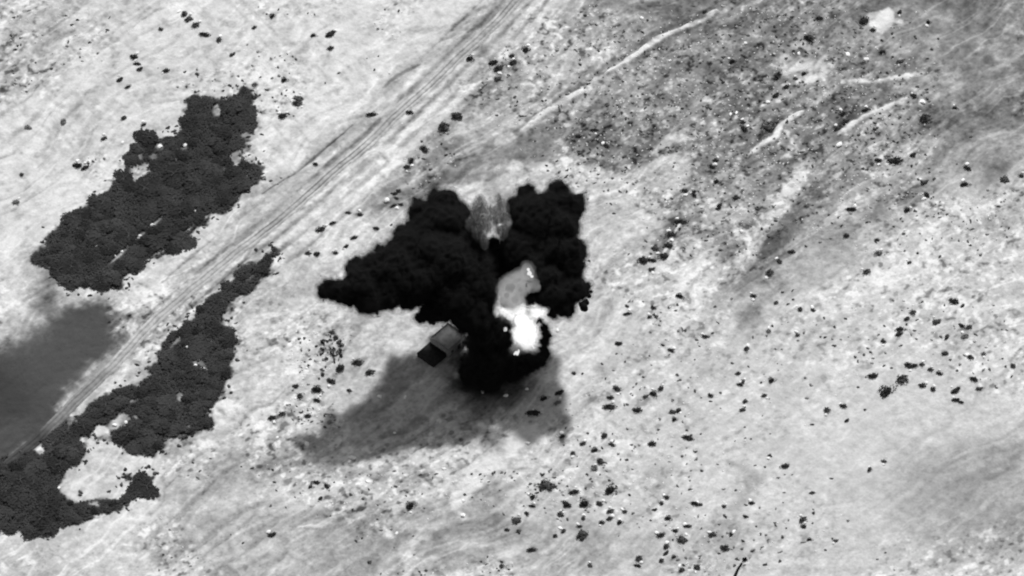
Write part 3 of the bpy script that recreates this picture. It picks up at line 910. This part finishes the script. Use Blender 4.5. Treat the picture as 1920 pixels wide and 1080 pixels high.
STONES = [stone_mesh(i) for i in range(6)]
stones = [(838, 610, 8), (575, 830, 9), (660, 858, 12), (655, 865, 8), (905, 735, 7), (948, 742, 7), (740, 811, 6), (712, 742, 9), (760, 744, 7), (1045, 620, 7), (1590, 100, 9), (1440, 190, 8), (1381, 210, 7), (1498, 97, 7),
          (1574, 270, 11), (1730, 190, 11), (1625, 110, 10), (1390, 435, 9), (868, 966, 9), (690, 905, 8), (575, 690, 6), (372, 672, 8), (380, 692, 9), (384, 662, 6), (366, 684, 6), (230, 268, 6), (266, 268, 8), (300, 275, 9), (346, 272, 8), (70, 885, 7), (108, 886, 9), (70, 898, 5), (110, 917, 6), (215, 797, 9), (236, 792, 8),
          (1203, 35, 7), (1256, 112, 6), (1398, 80, 7), (1370, 212, 6), (990, 832, 8), (1000, 770, 6), (988, 730, 7), (520, 820, 6), (832, 880, 7), (744, 1000, 6), (868, 940, 6),
          (215, 478, 6), (228, 470, 6), (240, 460, 7), (262, 442, 6), (285, 420, 6), (365, 395, 5), (330, 300, 6), (400, 240, 6), (425, 215, 7), (180, 460, 5), (150, 500, 6), (275, 395, 5), (410, 330, 6), (390, 280, 5),
          (350, 650, 6), (330, 700, 7), (395, 640, 6), (400, 720, 6), (290, 790, 7), (310, 760, 6), (345, 745, 8), (420, 565, 5), (60, 905, 6), (95, 955, 7), (150, 955, 6), (30, 930, 5), (200, 950, 6), (92, 870, 7)]
for (u, v, w, tn) in shr_sorted:
    if len(stones) < 235 and random.random() < 0.62 and w < 17:
        a = random.choice([random.uniform(2.2, 4.2), random.uniform(-0.9, 0.9)])
        stones.append((u + math.sin(a) * w * 0.8, v - abs(math.cos(a)) * w * 0.7 * random.choice([1, 1, -1]), random.uniform(4, 7.5)))


def szone(u, v):
    if u < 500 and v < 560: return 'in the upper thicket or on the sand above it'
    if u < 500: return 'in the long thicket or its pale clearing'
    if u < 900 and v < 520: return 'beside the dirt track'
    if u < 960: return 'in or beside the smoke shadow'
    if v < 320: return 'on the rough grey ground of the far slope'
    if v < 560: return 'on the ground between gully and pale wash'
    if u < 1340: return 'among the shrubs below the fireball'
    return 'among the shrubs of the eastern pale plain'


for (u, v, w) in stones:
    x, y = G1(u, v)
    o = obj('stone', random.choice(STONES), loc=(x, y, height(x, y) + 0.05))
    r = w * MPP * 0.55
    o.scale = (r * random.uniform(1, 1.5), r * random.uniform(0.8, 1.1), r)
    o.rotation_euler.z = random.uniform(0, 3.14)
    z = szone(u, v)
    tag(o, f'small pale stone {z}', 'stone', f'pale stones {z}')
x, y = G1(725.5, 376)
o = obj('boulder', STONES[0].copy(), loc=(x, y, height(x, y) + 0.3))
o.scale = (0.95, 1.1, 1.25)
tag(o, 'bright white round boulder under the V shaped row of shrubs', 'boulder')

# ---- fallen log at the lower edge
pl = [air(1374, 1092, .25), air(1379, 1078, .3), air(1384, 1066, .35), air(1391, 1056, .3)]
pr = [tube([list(p) for p in pl], 0.55, 0.32, 8), tube([list(pl[2]), list(pl[2] + Vector((.9, .3, .4)))], 0.16, .05, 5)]
o = obj('fallen_log', np_mesh('fallen_log', *join(pr), CHAR))
tag(o, 'black fallen log lying at the lower edge of the plain', 'log')
x, y = G1(1397, 1051)
o = obj('charred_stump', None, loc=(x, y, height(x, y)))
tag(o, 'black root stump at the upper end of the fallen log', 'stump')
v, f = leaf_cloud(90, 1.0, .7, .3, 4, 77, .05)
obj('roots', np_mesh('roots', v * np.array([1.2, .8, .9]), f, CHAR), parent=o)
obj('stump_core', np_mesh('stump_core', *tube([[-.3, 0, -.2], [0, 0, .4], [.2, .1, .9]], .5, .3, 8), CHAR), parent=o)

# ---- sprawling bush with long runners below the plume tip
x, y = G1(622, 660)
o = obj('sprawling_bush', None, loc=(x, y, height(x, y)))
tag(o, 'sprawling dark bush of loose straggling clumps on bright sand below the plume tip', 'bush')


def loc(u, v, h):
    a, b = G1(u, v)
    return [a - x, b - y, h + height(a, b) - height(x, y)]


runners = [[(624, 640), (612, 634), (605, 645), (604, 660), (605, 685), (604, 705)], [(624, 630), (624, 650), (620, 660)], [(626, 634), (634, 640), (640, 650)], [(622, 660), (628, 672), (632, 690)],
           [(625, 655), (636, 660), (645, 668)]]
for L in runners:
    q = []
    for (a0, b0), (a1, b1) in zip(L[:-1], L[1:]):
        for t_ in (0.2, 0.6, 1.0):
            vv, ff = leaf_cloud(26, random.uniform(.45, .8), .5, .2, 3, random.randrange(99999), 0)
            q.append((vv + np.array(loc(a0 + (a1 - a0) * t_ + random.gauss(0, 4), b0 + (b1 - b0) * t_ + random.gauss(0, 4), 0)), ff))
    obj('foliage', np_mesh('foliage', *join(q), SCRUB[0]), parent=o)
for (u, v, r) in [(622, 624, 1.5), (606, 640, 1.1), (638, 645, 1.5), (621, 662, 1.7), (642, 667, 1.0), (604, 704, 1.1), (637, 657, .9), (605, 655, .8), (612, 672, .8), (630, 634, 1.1)]:
    vv, ff = leaf_cloud(90, r, .6, .24, 4, int(u * v), 0)
    obj('foliage', np_mesh('foliage', vv + np.array(loc(u, v, 0)), ff, SCRUB[1]), parent=o)


# ------------------------------------------------------------------ the flat-roofed building beside the blast
def box(sx, sy, z0, z1):
    v = np.array([[a * sx / 2, b * sy / 2, c] for c in (z0, z1) for a, b in ((-1, -1), (1, -1), (1, 1), (-1, 1))])
    return v, np.array([[3, 2, 1, 0], [4, 5, 6, 7], [0, 1, 5, 4], [1, 2, 6, 5], [2, 3, 7, 6], [3, 0, 4, 7]])


def mv(vf, dx=0, dy=0, dz=0):
    return vf[0] + np.array([dx, dy, dz]), vf[1]


BH = 3.6
bx, by = G1(840, 631 + HPX * BH)
bld = obj('flat_roofed_house', None, loc=(bx, by, height(bx, by)))
bld.rotation_euler.z = math.radians(-42)
tag(bld, 'small flat roofed mud house at the foot of the smoke column', 'house')
SX, SY = 7.6, 8.4


def wing(sx, sy, h, dx, dy, roofm, par, wm=None):
    wm = wm or WALL
    obj('wall', np_mesh('wall', *mv(box(sx, sy, -0.6, h), dx, dy), wm), parent=bld)
    obj('roof', np_mesh('roof', *mv(box(sx - 0.5, sy - 0.5, h + 0.003, h + 0.12), dx, dy), roofm), parent=bld)  # also tops the added low block that stands in for wall shade
    t = 0.24
    for (px, py, lx, ly) in ((0, sy / 2 - t / 2, sx + .04, t), (0, -sy / 2 + t / 2, sx + .04, t), (sx / 2 - t / 2, 0, t, sy - 2 * t), (-sx / 2 + t / 2, 0, t, sy - 2 * t)):
        obj('parapet', np_mesh('parapet', *mv(box(lx, ly, h + 0.003, h + par), dx + px, dy + py), wm), parent=bld)


wing(SX, SY, BH, 0, 0, ROOF, 0.35)
wing(7.0, 6.0, 1.7, -0.4, -SY / 2 - 3.02, WALL_SHADE, 0.1, WALL_SHADE)  # added low block; its dark colour stands in for the shaded wall
def side(sy, z0, z1, y0, proud=.03, t=.1):
    return mv(box(t, sy, z0, z1), SX / 2 + proud, y0)


d = obj('door', np_mesh('door', *side(1.1, 0, 2.05, 1.0), VOID), parent=bld)
obj('door_frame', np_mesh('door_frame', *join([side(.12, 0, 2.17, 1.0 + q_, .05, .14) for q_ in (-.62, .62)]), BARK), parent=d)
for wy in (-2.2, 3.0):
    w = obj('window', np_mesh('window', *side(.9, 1.1, 2.0, wy), VOID), parent=bld)
    obj('sill', np_mesh('sill', *side(1.1, 1.0, 1.09, wy, .1, .25), WALL), parent=w)


# ------------------------------------------------------------------ smoke, fire and dust
def blob_mesh(name, blobs, voxel, amps, mtl, inflate=0.0, seed=0.0, smooth=True, squash=None):
    bm = bmesh.new()
    for (c, r, sc) in blobs:
        ret = bmesh.ops.create_icosphere(bm, subdivisions=3, radius=r)
        for v in ret['verts']:
            v.co = Vector((v.co.x * sc[0], v.co.y * sc[1], v.co.z * sc[2])) + c
    me = bpy.data.meshes.new(name + '_src')
    bm.to_mesh(me); bm.free()
    tmp = bpy.data.objects.new('tmp', me)
    col.objects.link(tmp)
    rm = tmp.modifiers.new('r', 'REMESH'); rm.mode = 'VOXEL'; rm.voxel_size = voxel
    dg = bpy.context.evaluated_depsgraph_get()
    out = bpy.data.meshes.new_from_object(tmp.evaluated_get(dg))
    bpy.data.objects.remove(tmp)
    n = len(out.vertices)
    co = np.empty(n * 3, np.float32); no = np.empty(n * 3, np.float32)
    out.vertices.foreach_get('co', co); out.vertices.foreach_get('normal', no)
    co = co.reshape(-1, 3); no = no.reshape(-1, 3)
    dsp = np.full(n, inflate, np.float32)
    off = Vector((seed, seed * 1.7, -seed))
    for (size, amp) in amps:
        for i in range(n):
            p = Vector(co[i]) / size + off
            dsp[i] += amp * (mn.fractal(p, 0.9, 2.0, 3) if size > 5 or size < 1.4 else 0.75 - 1.1 * mn.voronoi(p)[0][0])
    co = co + no * dsp[:, None]
    out.vertices.foreach_set('co', co.ravel())
    out.polygons.foreach_set('use_smooth', np.ones(len(out.polygons), bool))
    out.update()
    out.materials.clear()
    out.materials.append(mtl)
    out.name = name
    return out


def B(u, v, r, h, sc=(1, 1, 1)):
    return (air(u, v, h), r * MPP, sc)


PL = [(612, 547, 12, 35), (632, 545, 20, 35), (655, 547, 28, 36), (685, 540, 36, 36), (715, 520, 42, 36), (745, 510, 48, 37), (690, 562, 22, 35), (730, 553, 28, 35), (760, 472, 36, 38), (780, 518, 54, 37),
      (798, 442, 36, 39), (790, 402, 26, 40), (830, 390, 28, 41), (818, 376, 16, 41), (846, 384, 22, 41), (830, 430, 46, 39), (830, 500, 64, 37), (868, 470, 38, 37), (880, 522, 54, 34), (850, 548, 48, 33), (856, 420, 26, 39),
      (894, 545, 44, 31), (906, 503, 30, 34), (770, 545, 30, 36), (715, 470, 12, 37), (672, 508, 20, 36), (755, 440, 18, 38), (785, 380, 10, 40), (866, 412, 20, 31), (872, 440, 24, 29), (872, 470, 26, 27),
      (1048, 360, 23, 43), (1062, 388, 29, 42), (1030, 392, 30, 42), (990, 372, 20, 42), (973, 396, 24, 41), (1002, 420, 46, 40), (1050, 430, 38, 40), (1066, 470, 28, 38), (962, 440, 21, 39), (980, 470, 40, 37),
      (1034, 484, 44, 35), (1068, 505, 24, 35), (944, 482, 20, 34), (1070, 545, 28, 33), (1056, 524, 36, 32), (1084, 545, 18, 33), (1058, 570, 24, 30),
      (884, 580, 42, 28), (838, 572, 26, 30), (808, 586, 16, 30), (790, 596, 9, 30), (912, 622, 32, 22), (917, 660, 34, 15), (908, 692, 36, 8), (918, 706, 30, 5), (930, 680, 32, 8), (985, 682, 22, 9), (1005, 676, 18, 11),
      (1019, 656, 10, 17), (1022, 642, 10, 19), (1023, 628, 10, 21), (1020, 614, 9, 23), (1012, 602, 8, 26), (960, 690, 26, 7), (884, 704, 24, 4), (921, 462, 15, 34), (922, 480, 17, 33), (868, 445, 26, 33), (862, 400, 18, 33), (960, 470, 22, 30), (955, 600, 16, 12), (952, 530, 26, 29), (985, 520, 26, 30), (965, 556, 22, 27), (990, 548, 22, 29), (960, 545, 22, 30), (1036, 560, 20, 28), (1036, 588, 10, 24), (1020, 536, 20, 32), (1018, 556, 14, 30), (1014, 522, 18, 36), (1005, 500, 28, 37), (1032, 522, 22, 38), (1042, 548, 20, 36), (986, 540, 16, 31), (960, 535, 16, 31), (886, 645, 16, 5), (882, 672, 18, 3), (876, 602, 22, 20), (942, 610, 14, 22), (935, 640, 22, 18)]
blobs = [B(u, v, r, h + (3.0 if h >= 33 and u < 765 else 0)) for u, v, r, h in PL]
plume = obj('smoke_plume', blob_mesh('smoke_plume', blobs, 0.45, ((8.0, 2.0), (3.2, 0.4), (1.6, 0.35), (1.3, 0.8)), SOOT, -0.4, 3.3))
tag(plume, 'black billowing smoke plume spreading two wings above the fireball', 'smoke plume', kind='thing')
for inf, dens, fine in ((0.5, 0.45, 1.0), (1.5, 0.13, 1.6)):
    obj('smoke_veil', blob_mesh('smoke_veil', blobs, 0.6, ((8.0, 2.0), (3.2, 0.4), (1.3, fine)), vol_mat('thin_smoke', 0.03, dens), inf - 0.2, 3.3), parent=plume)

wisp = obj('smoke_wisp', blob_mesh('smoke_wisp', [B(1094, 578, 7, 34, (1, 1, 1.2)), B(1097, 568, 6, 34), B(1103, 556, 4, 34), B(1107, 548, 3, 34), B(1090, 572, 6, 34)], 0.35, ((1.6, 0.35),), CHAR, 0, 1.1))
tag(wisp, 'black torn scrap of smoke at the eastern rim of the plume', 'smoke wisp', kind='thing')

GLOW = vol_mat('glowing_gas', 0.0, 0.04, 0.06)
DIMGLOW = vol_mat('dim_gas', 0.0, 0.05, 0.026)
FB = [(952, 592, 17, 22), (944, 583, 12, 22), (968, 578, 19, 23), (984, 622, 24, 18), (992, 640, 18, 17), (976, 602, 16, 20), (1008, 582, 16, 23), (1021, 592, 9, 22), (1002, 568, 11, 24), (1000, 652, 8, 16), (938, 596, 7, 21), (970, 632, 10, 18)]
fire = obj('fireball', blob_mesh('fireball', [B(u, v, r * 0.52, h) for u, v, r, h in FB], 0.35, ((6.0, 0.8), (1.6, 0.4), (0.9, 0.35)), FIRE, 0, 8.1))
tag(fire, 'glowing white fireball at the heart of the black smoke plume', 'fireball')
obj('fire_veil', blob_mesh('fire_veil', [B(u, v, r, h) for u, v, r, h in FB], 0.5, ((6.0, 1.2), (2.2, 0.7), (1.0, 0.5)), GLOW, 0.3, 8.1), parent=fire)
HG = [(958, 542, 16, 37), (972, 526, 13, 38), (966, 562, 16, 36), (976, 545, 13, 37), (986, 515, 8, 40), (950, 556, 12, 37), (962, 528, 11, 38)]
obj('flame_top', blob_mesh('flame_top', [B(u, v, r * 0.5, h) for u, v, r, h in HG], 0.35, ((6.0, 0.8), (1.0, 0.4)), HOTGAS, 0, 4.4), parent=fire)
obj('flame_veil', blob_mesh('flame_veil', [B(u, v, r + 3, h) for u, v, r, h in HG + [(1000, 540, 6, 39)]], 0.5, ((6.0, 1.2), (2.2, 0.7), (1.0, 0.5)), DIMGLOW, 0.6, 4.4), parent=fire)
obj('flame_veil', blob_mesh('flame_veil', [B(u, v, r + 6, h) for u, v, r, h in HG], 0.5, ((6.0, 1.5), (1.0, 0.8)), vol_mat('faint_gas', 0.0, 0.03, 0.009), 1.0, 4.4), parent=fire)
obj('fire_veil', blob_mesh('fire_veil', [B(u, v, r + 2, h) for u, v, r, h in FB], 0.5, ((6.0, 1.5), (1.0, 0.8)), vol_mat('faint_fire', 0.0, 0.03, 0.018), 1.0, 8.1), parent=fire)
obj('flame_tip', blob_mesh('flame_tip', [B(993, 514, 4, 45), B(997, 520, 3, 45), B(990, 508, 2.5, 45)], 0.25, ((6.0, 0.5), (1.0, 0.3)), FIRE, 0, 4.4), parent=fire)
for i, (u, v, r, h, lb) in enumerate([(947, 618, 5, 22, 'small burning ember west of the fireball'), (969, 662, 5, 19, 'small burning ember under the fireball')]):
    e = obj('ember', blob_mesh('ember', [B(u, v, r * .7, h, (.8, .8, 1.6)), B(u + 3, v - 4, r * .45, h, (.7, .7, 1.8)), B(u - 4, v + 2, r * .35, h)], 0.22, ((6.0, 0.5), (0.9, 0.3)), FIRE, 0, i))
    tag(e, lb, 'ember')

def dust_mat():
    m, nt, b = mat('dust')
    co = nt.nodes.new('ShaderNodeTexCoord')
    mp = nt.nodes.new('ShaderNodeMapping'); mp.inputs['Scale'].default_value = (0.9, 0.9, 0.16)
    nz = nt.nodes.new('ShaderNodeTexNoise'); nz.inputs['Scale'].default_value = 1.0; nz.inputs['Detail'].default_value = 4
    al = nt.nodes.new('ShaderNodeMapRange'); al.inputs['From Min'].default_value = 0.40; al.inputs['From Max'].default_value = 0.78
    cl = nt.nodes.new('ShaderNodeMapRange'); cl.inputs['From Min'].default_value = 0.4; cl.inputs['From Max'].default_value = 0.7
    cl.inputs['To Min'].default_value = 0.06; cl.inputs['To Max'].default_value = 0.40
    nt.links.new(co.outputs['Object'], mp.inputs[0]); nt.links.new(mp.outputs[0], nz.inputs['Vector'])
    nt.links.new(nz.outputs[0], al.inputs['Value']); nt.links.new(nz.outputs[0], cl.inputs['Value'])
    nt.links.new(cl.outputs[0], b.inputs['Base Color']); nt.links.new(al.outputs[0], b.inputs['Alpha'])
    return m


DUST = dust_mat()
DVEIL = vol_mat('thin_dust', 0.16, 0.20)
for i, (q, lb) in enumerate([([(884, 425, 7), (892, 415, 8), (902, 412, 10), (908, 430, 9), (896, 440, 8), (909, 452, 6), (890, 395, 6), (900, 385, 7), (905, 398, 8)], 'grey streaked dust jet in the notch beside the western smoke wing'),
                             ([(930, 405, 8), (940, 398, 9), (946, 418, 8), (936, 425, 7), (944, 440, 7), (936, 380, 6), (922, 400, 7), (918, 420, 6)], 'grey upright dust jet in the notch beside the eastern smoke wing')]):
    d_ = obj('dust_jet', blob_mesh('dust_jet', [B(u, v, r * .75, 46, (1, 1, 5.0)) for u, v, r in q], 0.35, ((6.0, 0.8), (0.9, .35)), DUST, -0.1, 5.5 + i))
    tag(d_, lb, 'dust jet', kind='thing')
    obj('dust_veil', blob_mesh('dust_veil', [B(u, v, r * 1.4, 45, (1, 1, 2.2)) for u, v, r in q], 0.5, ((6.0, 1.2), (1.0, .6)), DVEIL, 0.3, 5.5 + i), parent=d_)
print('objects', len(scene.objects))
